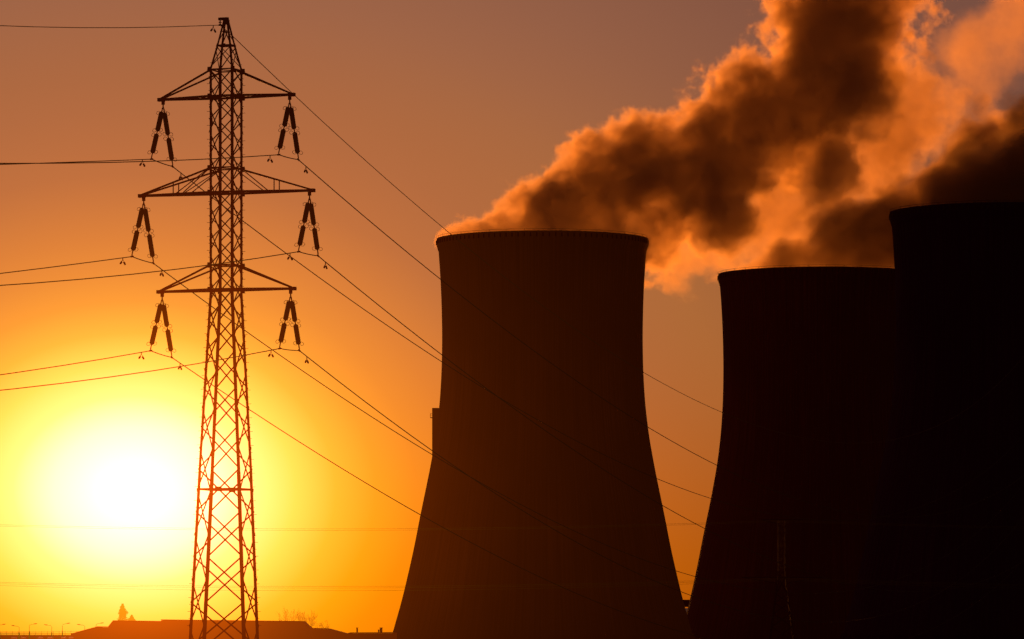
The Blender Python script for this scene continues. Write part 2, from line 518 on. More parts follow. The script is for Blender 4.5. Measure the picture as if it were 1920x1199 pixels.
# ------------------------------------------------------------------ the pylon
PD = 281.0
TH = R(19)
PX = (424 - 960) / F * PD
PS = F / PD                              # px per metre
pyl = thing('transmission_pylon', 'tall steel lattice pylon with three pairs of arms standing before the setting sun', 'pylon', (PX, PD, 0), -TH)
def zy(y): return EYE + (HY - y) / PS
WX = [(33, 0.10), (40, 0.15), (86, 0.44), (132, 0.73), (550, 0.73), (887, 1.30), (1199, 1.765), (1262, 1.86)]
WY = [(33, 0.08), (40, 0.12), (86, 0.38), (132, 0.76), (550, 0.76), (887, 1.00), (1199, 1.11), (1262, 1.13)]
SH = [(33, 0.0), (550, 0.0), (887, -0.05), (1199, -0.14), (1262, -0.155)]
def corner(sx, sy, y):
    return Vector((sx * spline(WX, y) + spline(SH, y), sy * spline(WY, y), zy(y)))
base_y = HY + EYE * PS
for sx in (-1, 1):
    for sy in (-1, 1):
        bm = bmesh.new()
        stops = [(40, 86, .095), (86, 132, .105), (132, 550, .135), (550, 887, .15), (887, base_y, .175)]
        for a, b, w in stops:
            angle(bm, corner(sx, sy, b), corner(sx, sy, a), w, 0.04, sx, sy)
        if sx == sy:                     # climbing pegs on two diagonally opposite legs
            y, i = 120.0, 0
            while y < 1180:
                c = corner(sx, sy, y)
                bar(bm, c - Vector((sx * 0.02, sy * 0.02, 0)), c + Vector(((sx * 0.17, 0) if i % 2 else (0, sy * 0.17)) + (0,)), 0.022)
                y += 13
                i += 1
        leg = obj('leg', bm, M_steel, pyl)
        bm = bmesh.new()
        f = corner(sx, sy, base_y)
        lathe(bm, [(0.55, -0.4), (0.55, 0.25), (0.38, 0.45)], 16, Matrix.Translation((f.x, f.y, 0)))
        obj('footing', bm, M_conc1, leg)
nodes = [132, 180, 225, 270, 316, 362, 407, 452, 498, 545, 600, 660, 728, 801, 880, 960, 1044, 1130, 1217, base_y]
bm = bmesh.new()
def crossb(bm, a, b, face, w=0.05):
    """one X between levels a and b on one face; face = ('x' or 'y', sign)"""
    ax, s = face
    for k in (-1, 1):
        if ax == 'y':
            bar(bm, corner(-k, s, a), corner(k, s, b), w, w)
        else:
            bar(bm, corner(s, -k, a), corner(s, k, b), w, w)
for a, b in zip(nodes, nodes[1:]):
    w = 0.055 if b < 600 else (0.065 if b < 900 else 0.072)
    for s in (-1, 1):
        crossb(bm, a, b, ('y', s), w)
obj('front_and_back_bracing', bm, M_steel, pyl).name = 'bracing'
bm = bmesh.new()
half = [132] + [(a + b) / 2 for a, b in zip(nodes, nodes[1:])][:-1] + [base_y]
for a, b in zip(half, half[1:]):
    w = 0.048 if b < 600 else 0.058
    for s in (-1, 1):
        crossb(bm, a, b, ('x', s), w)
obj('bracing', bm, M_steel, pyl)
# peak
bm = bmesh.new()
for s in (-1, 1):
    crossb(bm, 88, 128, ('y', s), 0.045)
    crossb(bm, 92, 130, ('x', s), 0.04)
    for k in (-1, 1):
        bar(bm, corner(k, s, 84), Vector((0, corner(k, s, 58).y, zy(58))), 0.045)
    bar(bm, corner(-1, s, 60), corner(1, s, 60), 0.05)
for y in (86,):
    for s in (-1, 1):
        bar(bm, corner(-1, s, y), corner(1, s, y), 0.07)
        bar(bm, corner(s, -1, y), corner(s, 1, y), 0.07)
    bar(bm, corner(-1, -1, y), corner(1, 1, y), 0.05)
    box(bm, -0.14, 0.10, -0.42, -0.36, zy(y) - 0.09, zy(y) + 0.09)
bar(bm, (-0.47, 0, zy(35.5)), (0.14, 0, zy(35.5)), 0.18, 0.15)
box(bm, -0.16, 0.16, -0.13, 0.13, zy(46), zy(37.5))
obj('peak', bm, M_steel, pyl)
# horizontal belts
for y in (132, 182, 316, 362, 498, 544):
    bm = bmesh.new()
    up = y in (132, 316, 498)
    w = 0.07 if up else 0.11
    for s in (-1, 1):
        bar(bm, corner(-1, s, y), corner(1, s, y), w)
        bar(bm, corner(s, -1, y), corner(s, 1, y), w)
    bar(bm, corner(-1, -1, y), corner(1, 1, y), 0.05)
    for sx in (-1, 1):
        for sy in (-1, 1):
            c = corner(sx, sy, y)
            box(bm, c.x - 0.12, c.x + 0.12, c.y - 0.02 + sy * 0.03, c.y + 0.02 + sy * 0.03, c.z - 0.17, c.z + 0.14)
    obj('belt', bm, M_steel, pyl)
bm = bmesh.new()
for s in (-1, 1):
    bar(bm, corner(-1, s, 918), corner(1, s, 918), 0.10, 0.12)
    bar(bm, corner(s, -1, 918), corner(s, 1, 918), 0.09, 0.10)
    c = corner(0, s, 918)
    box(bm, c.x - 0.2, c.x + 0.2, c.y - 0.03 + s * 0.05, c.y + 0.03 + s * 0.05, c.z - 0.14, c.z + 0.14)
bar(bm, corner(-1, -1, 918), corner(1, 1, 918), 0.05)
bar(bm, corner(1, -1, 918), corner(-1, 1, 918), 0.05)
obj('belt', bm, M_steel, pyl)
# number plate and phase plates
bm = bmesh.new()
box(bm, -0.62, -0.60, -0.9, -0.62, zy(238), zy(222))
obj('phase_plate', bm, M_steel, pyl)

ARMS = [(182, 134, -4.12, 4.12), (362, 317, -5.36, 5.36), (544, 499, -4.18, 4.18)]
tips = []
def arm(yb, yt, X, mid):
    s = 1 if X > 0 else -1
    bm = bmesh.new()
    tip = Vector((X, 0, zy(yb) - 0.02))
    roots = [corner(s, k, yb) for k in (-1, 1)]
    tops = [corner(s, k, yt) for k in (-1, 1)]
    ends = [tip + Vector((0, -0.10, 0)), tip + Vector((0, 0.10, 0))]
    for r_, t_, e in zip(roots, tops, ends):
        bar(bm, r_, e, 0.10, 0.12)
        bar(bm, t_, e + Vector((0, 0, 0.05)), 0.09)
    # zig-zag in the plane of the bottom chords
    nseg = 5 if mid else 4
    for i in range(nseg):
        f0, f1 = i / nseg, (i + 0.5) / nseg
        f2 = (i + 1) / nseg
        bar(bm, roots[0].lerp(ends[0], f0), roots[1].lerp(ends[1], f1), 0.045)
        bar(bm, roots[1].lerp(ends[1], f1), roots[0].lerp(ends[0], f2), 0.045)
    if mid:
        for r_, t_, e in zip(roots, tops, ends):
            a = r_.lerp(e, 0.53); b = t_.lerp(e, 0.53)
            bar(bm, a, b, 0.05)
            bar(bm, r_.lerp(e, 0.40), t_, 0.05)
            bar(bm, r_.lerp(e, 0.50), t_.lerp(e, 0.02), 0.045) if s < 0 else None
    # tip plates
    box(bm, tip.x - 0.20, tip.x + 0.20, -0.14, 0.14, tip.z - 0.10, tip.z + 0.10)
    o = obj('crossarm', bm, M_steel, pyl)
    bm = bmesh.new()
    box(bm, tip.x - s * 0.12 - 0.10, tip.x - s * 0.12 + 0.10, -0.025, 0.025, tip.z - 0.30, tip.z - 0.101)
    bar(bm, (tip.x - s * 0.12, 0, tip.z - 0.28), (tip.x - s * 0.12, 0, tip.z - 0.46), 0.06)
    obj('hanger', bm, M_steel, o)
    return Vector((tip.x - s * 0.12, 0, tip.z - 0.46))
apex = {}
for key, (yb, yt, xl, xr) in zip('123', ARMS):
    apex['L' + key] = arm(yb, yt, xl, key == '2')
    apex['R' + key] = arm(yb, yt, xr, key == '2')
bm = bmesh.new()
bar(bm, (-0.38, 0, zy(38)), (-0.38, 0, zy(41)), 0.05)
lathe(bm, [(0.03, 0), (0.09, 0.02), (0.09, 0.05), (0.03, 0.07), (0.03, 0.12), (0.09, 0.14), (0.09, 0.17), (0.03, 0.2)], 10, Matrix.Translation((-0.38, 0, zy(47))))
obj('ground_wire_hanger', bm, M_steel, pyl)

rootM = Matrix.Translation((PX, PD, 0)) @ Matrix.Rotation(-TH, 4, 'Z')
rootI = rootM.inverted()
# ------------------------------------------------------------------ wires (parabola coefficients of each span)
PR, PL = R(11), R(19)
dR = Vector((math.sin(PR), math.cos(PR), 0))
dL = Vector((-math.sin(PL), -math.cos(PL), 0))
SPAN_R = {'E': (35.76, .1207, .00026), 'R1': (28.11, .1097, .00021), 'R2': (22.44, .1144, .00019), 'R3': (16.945, .1299, .00027),
          'L1': (27.96, .1103, .00021), 'L2': (22.29, .1239, .00022), 'L3': (16.68, .1231, .00020)}
SPAN_L = {'E': (35.70, .1397, .0006), 'R1': (28.0, .1225, .0004), 'R2': (22.38, .139, .0005), 'R3': (16.79, .1326, .0005),
          'L1': (27.98, .1099, .0001), 'L2': (22.35, .1300, .0002), 'L3': (16.81, .1284, .00037)}
def zline(t, s):
    z0, b, c = t
    return EYE - 0.0 + z0 - b * s + c * s * s
def damper(bm, p, d):
    """a stock-bridge damper hanging under the wire: clamp, two drooping arms, two weights"""
    dn = Vector((0, 0, -1))
    bar(bm, p + dn * 0.02, p + dn * 0.16, 0.05)
    for s in (-1, 1):
        e = p + dn * 0.30 + d * (s * 0.27)
        tube(bm, [p + dn * 0.14, p + dn * 0.17 + d * (s * 0.12), e], 0.014, 5)
        tube(bm, [e - d * (s * 0.10) + dn * -0.05, e + d * (s * 0.07) + dn * 0.06], 0.055, 8)
rod_mesh = {}
def insulator(a, b, key):
    """two long-rod units end to end from a (top) to b (clamp), in pylon space"""
    a, b = Vector(a), Vector(b)
    d = (b - a).normalized()
    Ln = (b - a).length
    top = 0.20; gap = 0.17; bot = 0.27
    u = (Ln - top - gap - bot) / 2
    bm = bmesh.new()
    tube(bm, [a, a + d * top, a + d * (top + u), a + d * (top + u + gap), b - d * bot, b], 0.038, 6)
    hw = obj('insulator_string', bm, M_steel, pyl)
    for k in range(2):
        p0 = a + d * (top + k * (u + gap)); p1 = p0 + d * u
        bm = bmesh.new()
        prof = [(0.05, 0.0), (0.07, 0.02), (0.07, 0.10)]
        nsh = 15
        for i in range(nsh):
            z = 0.12 + (u - 0.24) * i / (nsh - 1)
            prof += [(0.075, z - 0.035), (0.15, z - 0.010), (0.15, z + 0.010), (0.075, z + 0.02)]
        prof += [(0.07, u - 0.08), (0.07, u - 0.02), (0.05, u)]
        lathe(bm, prof, 14, frame_to(p0, p1))
        obj('insulator_rod', bm, M_insul, hw, smooth=False)
        for q, sgn in ((p0, 1), (p1, -1)):
            # open arcing ring hooked round the rod end
            side = (Vector((1, 0, 0)) - d * d.x).normalized()
            bm = bmesh.new()
            c = q + d * (sgn * -0.02)
            for s2 in (-1, 1):
                cc = c + side * (s2 * 0.20) + d * (sgn * 0.09)
                pts = [c] + [cc + side * (-s2 * 0.12 * math.cos(t * 0.62)) + d * (-sgn * 0.12 * math.sin(t * 0.62)) for t in range(0, 9)]
                tube(bm, pts, 0.013, 5)
            obj('arcing_ring', bm, M_steel, hw)
names = {'L1': 'upper left arm', 'R1': 'upper right arm', 'L2': 'wide middle left arm', 'R2': 'wide middle right arm', 'L3': 'lowest left arm', 'R3': 'lowest right arm'}
WR = 0.029
for key in ('E', 'L1', 'R1', 'L2', 'R2', 'L3', 'R3'):
    if key == 'E':
        A = rootM @ Vector((-0.38, 0, zy(47)))
        cl = A.copy(); cr = A.copy(); sL = sR = 0.0
    else:
        A = rootM @ apex[key]
        sL, sR = 1.72, 2.15
        cl = A + dL * sL; cr = A + dR * sR
        cl.z = zline(SPAN_L[key], sL); cr.z = zline(SPAN_R[key], sR)
        bm = bmesh.new()
        yk = rootI @ A
        bmp = [yk, ]
        ll, lr = rootI @ cl, rootI @ cr
        n_ = (lr - ll).normalized()
        # yoke under the hanger, then two strings
        tube(bm, [yk + n_ * -0.16 - Vector((0, 0, 0.10)), yk + Vector((0, 0, 0.02)), yk + n_ * 0.16 - Vector((0, 0, 0.10))], 0.045, 6)
        obj('yoke', bm, M_steel, pyl)
        insulator(yk + n_ * -0.14 - Vector((0, 0, 0.10)), ll + Vector((0, 0, 0.12)), key)
        insulator(yk + n_ * 0.14 - Vector((0, 0, 0.10)), lr + Vector((0, 0, 0.12)), key)
    ptsL = []
    s = 230.0
    step = 6.0
    while s > sL + 0.01:
        p = A + dL * s; p.z = zline(SPAN_L[key], s) + (0 if key != 'E' else 0); ptsL.append(p)
        s -= step if s - step > sL else (s - sL)
    ptsL.append(cl)
    ptsR = [cr]
    s = sR + 3
    while s < 640:
        p = A + dR * s; p.z = zline(SPAN_R[key], s); ptsR.append(p); s += 7
    mid = []
    if key != 'E':
        for t in (0.2, 0.4, 0.6, 0.8):
            p = cl.lerp(cr, t); p.z -= 0.03 * math.sin(math.pi * t); mid.append(p)
    pts = ptsL + mid + (ptsR if key != 'E' else ptsR[1:])
    o0 = A.copy(); o0.z = 0
    bm = bmesh.new()
    tube(bm, [p - A for p in pts], WR if key != 'E' else 0.023, 6)
    if key == 'E':
        lab, cat = 'thin ground wire running over the very top of the pylon', 'ground wire'
    else:
        lab, cat = 'power line hanging from insulators under the %s of the pylon' % names[key], 'power line'
    w = thing('ground_wire' if key == 'E' else 'power_line', lab, cat, A, 0, None if key == 'E' else 'power lines on the near pylon')
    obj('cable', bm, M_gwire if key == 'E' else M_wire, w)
    for pt, dd, side in ((cl, dL, 'l'), (cr, dR, 'r')):
        if key == 'E' and side == 'r':
            continue
        bm = bmesh.new()
        q = pt - A
        tube(bm, [q - dd * 0.16 + Vector((0, 0, 0.02)), q, q + dd * 0.16 + Vector((0, 0, -0.02))], 0.055, 6)
        bar(bm, q, q + Vector((0, 0, 0.14)), 0.06)
        obj('suspension_clamp', bm, M_steel, w)
        ds = 1.35 if key != 'E' else 1.05
        if side == 'r': ds = 1.9
        bm = bmesh.new()
        s0 = (sL if side == 'l' else sR) + ds
        T = SPAN_L if side == 'l' else SPAN_R
        p = A + dd * s0; p.z = zline(T[key], s0)
        damper(bm, p - A, dd)
        obj('vibration_damper', bm, M_steel, w)

# ------------------------------------------------------------------ far transmission line crossing behind
D = 1250.0
k = D / F
pb = thing('distant_pylon', 'faint dark T-shaped pylon standing before the middle cooling tower', 'pylon', (at(1466, HY, D).x, D, 0))
H = EYE + (HY - 975) * k
Harm = EYE + (HY - 1083) * k
def bc(sx, sy, z):
    w = 3.2 + (0.9 - 3.2) * min(1, z / Harm) if z < Harm else 0.9
    return Vector((sx * w, sy * w, z))
for sx in (-1, 1):
    for sy in (-1, 1):
        bm = bmesh.new()
        bar(bm, bc(sx, sy, 0), bc(sx, sy, Harm), 0.28)
        bar(bm, bc(sx, sy, Harm), bc(sx, sy, H), 0.22)
        obj('leg', bm, M_farsteel, pb)
bm = bmesh.new()
lv = [0, 4.2, 7.6, 10.4, 12.7, Harm]
z = Harm
while z < H - 1.5:
    z += (H - Harm) / 8
    lv.append(z)
for a, b in zip(lv, lv[1:]):
    for s in (-1, 1):
        bar(bm, bc(-1, s, a), bc(1, s, b), 0.12); bar(bm, bc(1, s, a), bc(-1, s, b), 0.12)
        bar(bm, bc(s, -1, a), bc(s, 1, b), 0.12); bar(bm, bc(s, 1, a), bc(s, -1, b), 0.12)
obj('bracing', bm, M_farsteel, pb)
for z, hw, up in ((Harm, 10.4, 1.6), (H, 5.4, 1.0)):
    bm = bmesh.new()
    for sy in (-0.7, 0.7):
        bar(bm, (-hw, sy * 0.2, z), (0, sy, z), 0.2); bar(bm, (hw, sy * 0.2, z), (0, sy, z), 0.2)
        bar(bm, (-hw, sy * 0.2, z), (-0.9, sy, z - up), 0.16); bar(bm, (hw, sy * 0.2, z), (0.9, sy, z - up), 0.16)
    obj('crossarm', bm, M_farsteel, pb)
wires_far = [(0, -6, 976, 984, 992, 'upper'), (0, 6, 978, 988, 995, 'second'), (1, -10, 1084, 1089, 1100, 'third'), (1, -3, 1086, 1092, 1103, 'fourth'), (1, 4, 1088, 1096, 1108, 'fifth')]
desc = {'upper': 'topmost faint wire of the distant line low across the sky', 'second': 'second faint wire from the top of the distant line',
        'third': 'third faint wire down on the distant line, first of its lower bundle', 'fourth': 'middle faint wire of the lower bundle on the distant line',
        'fifth': 'lowest faint wire of the distant line near the horizon'}
for lvl, dy, ytop, y1, y2, nm in wires_far:
    bm = bmesh.new()
    pts = []
    Dw = D + dy
    for i in range(81):
        px = -900 + i * (2364 + 1400) / 80
        if px > 2300: break
        # two spans: ... -260 to 1465 and beyond it
        L0, R0 = -265, 1466
        if px <= L0: t = (px - (L0 - 1731)) / 1731
        elif px <= R0: t = (px - L0) / 1731
        else: t = (px - R0) / 1731
        sag = (y2 - ytop)
        py = ytop + 4 * sag * t * (1 - t)
        pts.append(at(px, py, Dw))
    o0 = pts[0].copy()
    tube(bm, [p - o0 for p in pts], 0.026, 5)
    o = obj('distant_power_line', bm, M_fwire)
    o.location = o0
    tag(o, desc[nm], 'power line', 'wires of the distant line')

# ------------------------------------------------------------------ low buildings on the horizon
def hall(name, label, D, prof, depth, roof_h=0.6, cat='building', extras=None):
    """prof: silhouette points (px, py) left to right; walls below, a roof sheet along the top"""
    k = D / F
    cx = (prof[0][0] + prof[-1][0]) / 2
    root = thing(name, label, cat, (at(cx, HY, D).x, D, 0))
    P = [((px - cx) * k, EYE + (HY - py) * k) for px, py in prof]
    bm = bmesh.new()
    f0 = [bm.verts.new((x, 0, max(0.05, z - 0.25))) for x, z in P]
    f1 = [bm.verts.new((x, depth, max(0.05, z - 0.25))) for x, z in P]
    g0 = [bm.verts.new((x, 0, -0.3)) for x, z in P]
    g1 = [bm.verts.new((x, depth, -0.3)) for x, z in P]
    for i in range(len(P) - 1):
        bm.faces.new((g0[i], g0[i + 1], f0[i + 1], f0[i]))
        bm.faces.new((g1[i + 1], g1[i], f1[i], f1[i + 1]))
    bm.faces.new((g0[0], f0[0], f1[0], g1[0])); bm.faces.new((g0[-1], g1[-1], f1[-1], f0[-1]))
    obj('wall', bm, M_hall, root)
    bm = bmesh.new()
    T0 = [bm.verts.new((x, -0.5, z)) for x, z in P]; T1 = [bm.verts.new((x, depth + 0.5, z)) for x, z in P]
    B0 = [bm.verts.new((x, -0.5, z - 0.22)) for x, z in P]; B1 = [bm.verts.new((x, depth + 0.5, z - 0.22)) for x, z in P]
    for i in range(len(P) - 1):
        bm.faces.new((T0[i], T0[i + 1], T1[i + 1], T1[i]))
        bm.faces.new((B0[i + 1], B0[i], B1[i], B1[i + 1]))
        bm.faces.new((B0[i], B0[i + 1], T0[i + 1], T0[i]))
        bm.faces.new((B1[i + 1], B1[i], T1[i], T1[i + 1]))
    bm.faces.new((B0[0], T0[0], T1[0], B1[0])); bm.faces.new((B0[-1], B1[-1], T1[-1], T0[-1]))
    obj('roof', bm, M_roof, root)
    return root, k, cx
h1, k1, c1 = hall('storage_hall', 'long low flat roofed hall directly behind the foot of the pylon', 1420, [(302, 1161.8), (566, 1164.8), (579, 1177)], 24)
h2, k2, c2 = hall('storage_hall', 'low hall with a sloping left end under the bushy tree', 1440, [(203, 1175), (212, 1163.5), (308, 1164.8)], 22)
h3, k3, c3 = hall('shed', 'wedge shaped low shed rising from the street lamps towards the tree', 1460, [(133, 1188.5), (160, 1181), (183, 1174.8), (206, 1175.2)], 18, cat='shed')
h4, k4, c4 = hall('shed', 'low shed with a gently falling roof right of the long hall', 1460, [(574, 1176.8), (615, 1178.6), (651, 1188.3)], 18, cat='shed')
h5, k5, c5 = hall('workshop', 'flat roofed strip of building at the foot of the first cooling tower', 1400, [(652, 1187.4), (657, 1186.2), (742, 1185.6)], 14, cat='building')
for px, ytop, w in ((669, 1178, 0.45), (714, 1178, 0.75), (709.5, 1182, 0.4)):
    bm = bmesh.new()
    x = (px - c5) * k5
    box(bm, x - w / 2, x + w / 2, 3, 3.7, EYE + (HY - 1186) * k5, EYE + (HY - ytop) * k5)
    box(bm, x - w / 2 - 0.1, x + w / 2 + 0.1, 2.9, 3.8, EYE + (HY - ytop) * k5 + 0.004, EYE + (HY - ytop) * k5 + 0.15)
    obj('chimney', bm, M_roof, h5)
# ------------------------------------------------------------------ trees
def conifer(px, ytop, D, w, seed, label):
    rnd = random.Random(seed)
    k = D / F
    root = thing('bushy_tree', label, 'tree', (at(px, HY, D).x, D, 0), 0)
    h = EYE + (HY - ytop) * k
    bm = bmesh.new()
    tube(bm, [(0, 0, -0.2), (0.1, 0, h * 0.5), (0, 0, h * 0.93)], [0.28, 0.18, 0.04], 7)
    obj('trunk', bm, M_bark, root)
    bm = bmesh.new()
    for i in range(2600):
        t = rnd.random() ** 0.8
        z = h * (0.12 + 0.88 * t)
        prof = w * (1 - t) ** 0.65 * (0.9 + 0.15 * math.sin(t * 23 + seed)) + 0.12
        a = rnd.uniform(0, 2 * math.pi)
        lump = 0.65 + 0.5 * noise.noise(Vector((math.cos(a) * 1.5, math.sin(a) * 1.5, z * 0.9 + seed)))
        r = prof * lump * rnd.uniform(0.35, 1.15)
        c = Vector((r * math.cos(a), r * math.sin(a), z + rnd.uniform(-.2, .2)))
        s = rnd.uniform(0.15, 0.36)
        d1 = Vector((rnd.uniform(-1, 1), rnd.uniform(-1, 1), rnd.uniform(-0.2, 1))).normalized() * s
        d2 = d1.cross(Vector((rnd.uniform(-1, 1), rnd.uniform(-1, 1), rnd.uniform(-1, 1)))).normalized() * s * 0.6
        bm.faces.new([bm.verts.new(c - d1), bm.verts.new(c + d2), bm.verts.new(c + d1), bm.verts.new(c - d2)])
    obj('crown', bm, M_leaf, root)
    return root
conifer(230, 1134, 1480, 4.2, 3, 'bushy pointed tree rising above the low hall roof')
conifer(247, 1155, 1480, 3.2, 9, 'small bush top beside the bushy pointed tree')
def bare_tree(px, ytop, D, seed, label, spread=0.55, lean=0):
    rnd = random.Random(seed)
    k = D / F
    h = EYE + (HY - ytop) * k
    root = thing('bare_tree', label, 'tree', (at(px, HY, D).x, D, 0), 0, 'bare trees behind the halls')
    bmt = bmesh.new(); bmb = bmesh.new()
    tube(bmt, [(0, 0, -0.2), (lean * .2, 0, h * 0.2), (lean * 0.5, 0.1, h * 0.42)], [0.24, 0.18, 0.13], 7)
    def grow(p, d, ln, r, depth):
        pts = [p]
        q = p.copy(); dd = d.copy()
        for i in range(3):
            dd = (dd + Vector((rnd.uniform(-.25, .25), rnd.uniform(-.25, .25), rnd.uniform(-.05, .2)))).normalized()
            q = q + dd * ln / 3
            pts.append(q.copy())
        tube(bmb, pts, [r, r * .85, r * .7, r * .55], 4)
        if depth:
            for i in range(rnd.choice((2, 3, 3))):
                s = pts[rnd.choice((1, 2, 3, 3))]
                nd = (dd + Vector((rnd.uniform(-1, 1), rnd.uniform(-1, 1), rnd.uniform(-.2, .7))) * spread).normalized()
                grow(s, nd, ln * rnd.uniform(.6, .85), max(r * 0.6, 0.022), depth - 1)
    for i in range(6):
        a = i * 1.05 + rnd.random()
        grow(Vector((lean * .5 * (0.6 + 0.4 * (i % 2)), 0.1 * (i % 2), h * (0.3 + 0.02 * i))), Vector((math.cos(a) * spread, math.sin(a) * spread, 1)).normalized(), h * 0.26, 0.075, 4)
    obj('trunk', bmt, M_bark, root)
    obj('crown', bmb, M_bark, root)
bare_tree(541, 1146, 1500, 5, 'faint bare tree behind the long hall, left of the other bare ones')
bare_tree(560, 1150, 1510, 8, 'faint bare tree between two others behind the long hall')
bare_tree(580, 1152, 1490, 12, 'bare tree where the long hall roof steps down')
bare_tree(606, 1167, 1500, 21, 'smallest bare tree top above the right shed roof', spread=0.8)

# ------------------------------------------------------------------ street lamps, fence, cars at the far left
def street_lamp(px, ytop, side, label, D=1560):
    k = D / F
    h = EYE + (HY - ytop) * k
    root = thing('street_lamp', label, 'street lamp', (at(px, HY, D).x, D, 0), 0, 'street lamps at the far left')
    bm = bmesh.new()
    lathe(bm, [(0.17, 0), (0.17, h * 0.55), (0.15, h * 0.56)], 10)
    lathe(bm, [(0.08, h * 0.56), (0.06, h * 0.86)], 8)
    obj('pole', bm, M_lamp, root)
    bm = bmesh.new()
    pts = [(side * (0.0 + 1.1 * (1 - math.cos(t * math.pi / 2 / 6))), 0, h * 0.86 + (h * 0.11) * math.sin(t * math.pi / 2 / 6)) for t in range(7)]
    pts.append((side * 1.5, 0, h * 0.985))
    tube(bm, pts, 0.055, 6)
    obj('arm', bm, M_lamp, root)
    bm = bmesh.new()
    M = Matrix.Translation((side * 1.95, 0, h)) @ Matrix.Rotation(-side * 0.12, 4, 'Y') @ Matrix.Diagonal((0.62, 0.17, 0.14, 1))
    bmesh.ops.create_uvsphere(bm, u_segments=14, v_segments=8, radius=1, matrix=M)
    obj('lamp_head', bm, M_lamp, root, smooth=True)
street_lamp(-4, 1171, 1, 'street lamp head poking in at the left edge of the photo')
street_lamp(36, 1173.5, -1, 'shortest street lamp with its arm to the left')
street_lamp(55, 1170, 1, 'street lamp with its arm to the right, second fully visible pole')
street_lamp(97, 1172, -1, 'street lamp arm to the left, middle of the row')
street_lamp(117, 1169, 1, 'tallest street lamp, arm to the right, left of the shed')
street_lamp(159, 1171.5, -1, 'street lamp partly behind the wedge shaped shed')
street_lamp(180, 1168.5, 1, 'lamp head just above the shed roof, nearest the tree')
D = 1600; k = D / F
fr = thing('perimeter_fence', 'thin wire fence behind the row of street lamps', 'fence', (at(60, HY, D).x, D, 0))
for i in range(27):
    bm = bmesh.new()
    x = (-120 + i * 11 - 60) * k
    bar(bm, (x, 0, 0), (x, 0, 3.3), 0.09)
    obj('post', bm, M_lamp, fr)
bm = bmesh.new()
for z in (0.4, 1.2, 2.0, 2.6, 3.2):
    tube(bm, [((-120 - 60) * k, -0.06, z), ((166 - 60) * k, -0.06, z)], 0.03, 4)
obj('rail', bm, M_lamp, fr)

def car(x, D, rz, label):
    root = thing('parked_car', label, 'car', (x, D, 0), rz, 'cars parked below the street lamps')
    bm = bmesh.new()
    side = [(-2.1, .35), (-2.15, .75), (-2.0, .92), (-1.15, 1.0), (-0.5, 1.42), (0.75, 1.45), (1.55, 1.02), (2.1, .9), (2.15, .35)]
    A = [bm.verts.new((px, -0.85 + (0.14 if pz > 1.1 else 0), pz)) for px, pz in side]
    B = [bm.verts.new((px, 0.85 - (0.14 if pz > 1.1 else 0), pz)) for px, pz in side]
    bm.faces.new(A); bm.faces.new(B[::-1])
    for i in range(len(side)):
        j = (i + 1) % len(side)
        bm.faces.new((A[j], A[i], B[i], B[j]))
    bmesh.ops.recalc_face_normals(bm, faces=bm.faces[:])
    body = obj('body', bm, M_car, root)
    bm = bmesh.new()
    vs = [bm.verts.new(p) for p in ((-1.13, -.72, 1.035), (-1.13, .72, 1.035), (-0.55, .62, 1.41), (-0.55, -.62, 1.41))]
    bm.faces.new(vs[::-1]); bmesh.ops.recalc_face_normals(bm, faces=bm.faces[:])
    for f in bm.faces:
        if f.normal.z < 0: f.normal_flip()
    obj('windscreen', bm, M_glint, root)
    bm = bmesh.new()
    box(bm, -0.45, 0.7, -0.64, 0.64, 1.47, 1.50)
    obj('roof_glint', bm, M_glint, root)  # bright slab standing in for the glint on the roof
    for wx in (-1.35, 1.35):
        for wy in (-0.8, 0.8):
            bm = bmesh.new()
            lathe(bm, [(0.2, -0.1), (0.32, -0.1), (0.32, 0.1), (0.2, 0.1)], 18, Matrix.Translation((wx, wy, 0.32)) @ Matrix.Rotation(R(90), 4, 'X'))
            obj('wheel', bm, M_black, root)
for i, (px, lab) in enumerate(((26, 'car glinting below the left-hand lamps, first of the parked row'), (44, 'parked car with a dull glint between the two lamps nearest the left edge'),
                               (76, 'parked car midway between two pairs of street lamps'), (94, 'brightly glinting car under the middle lamp'),
                               (119, 'parked car under the tallest lamp'), (133, 'parked car at the low end of the wedge shaped shed'))):
    car(at(px, HY, 1380 + 6 * i).x, 1380 + 6 * i, R(90 + 4 * (i % 3)), lab)

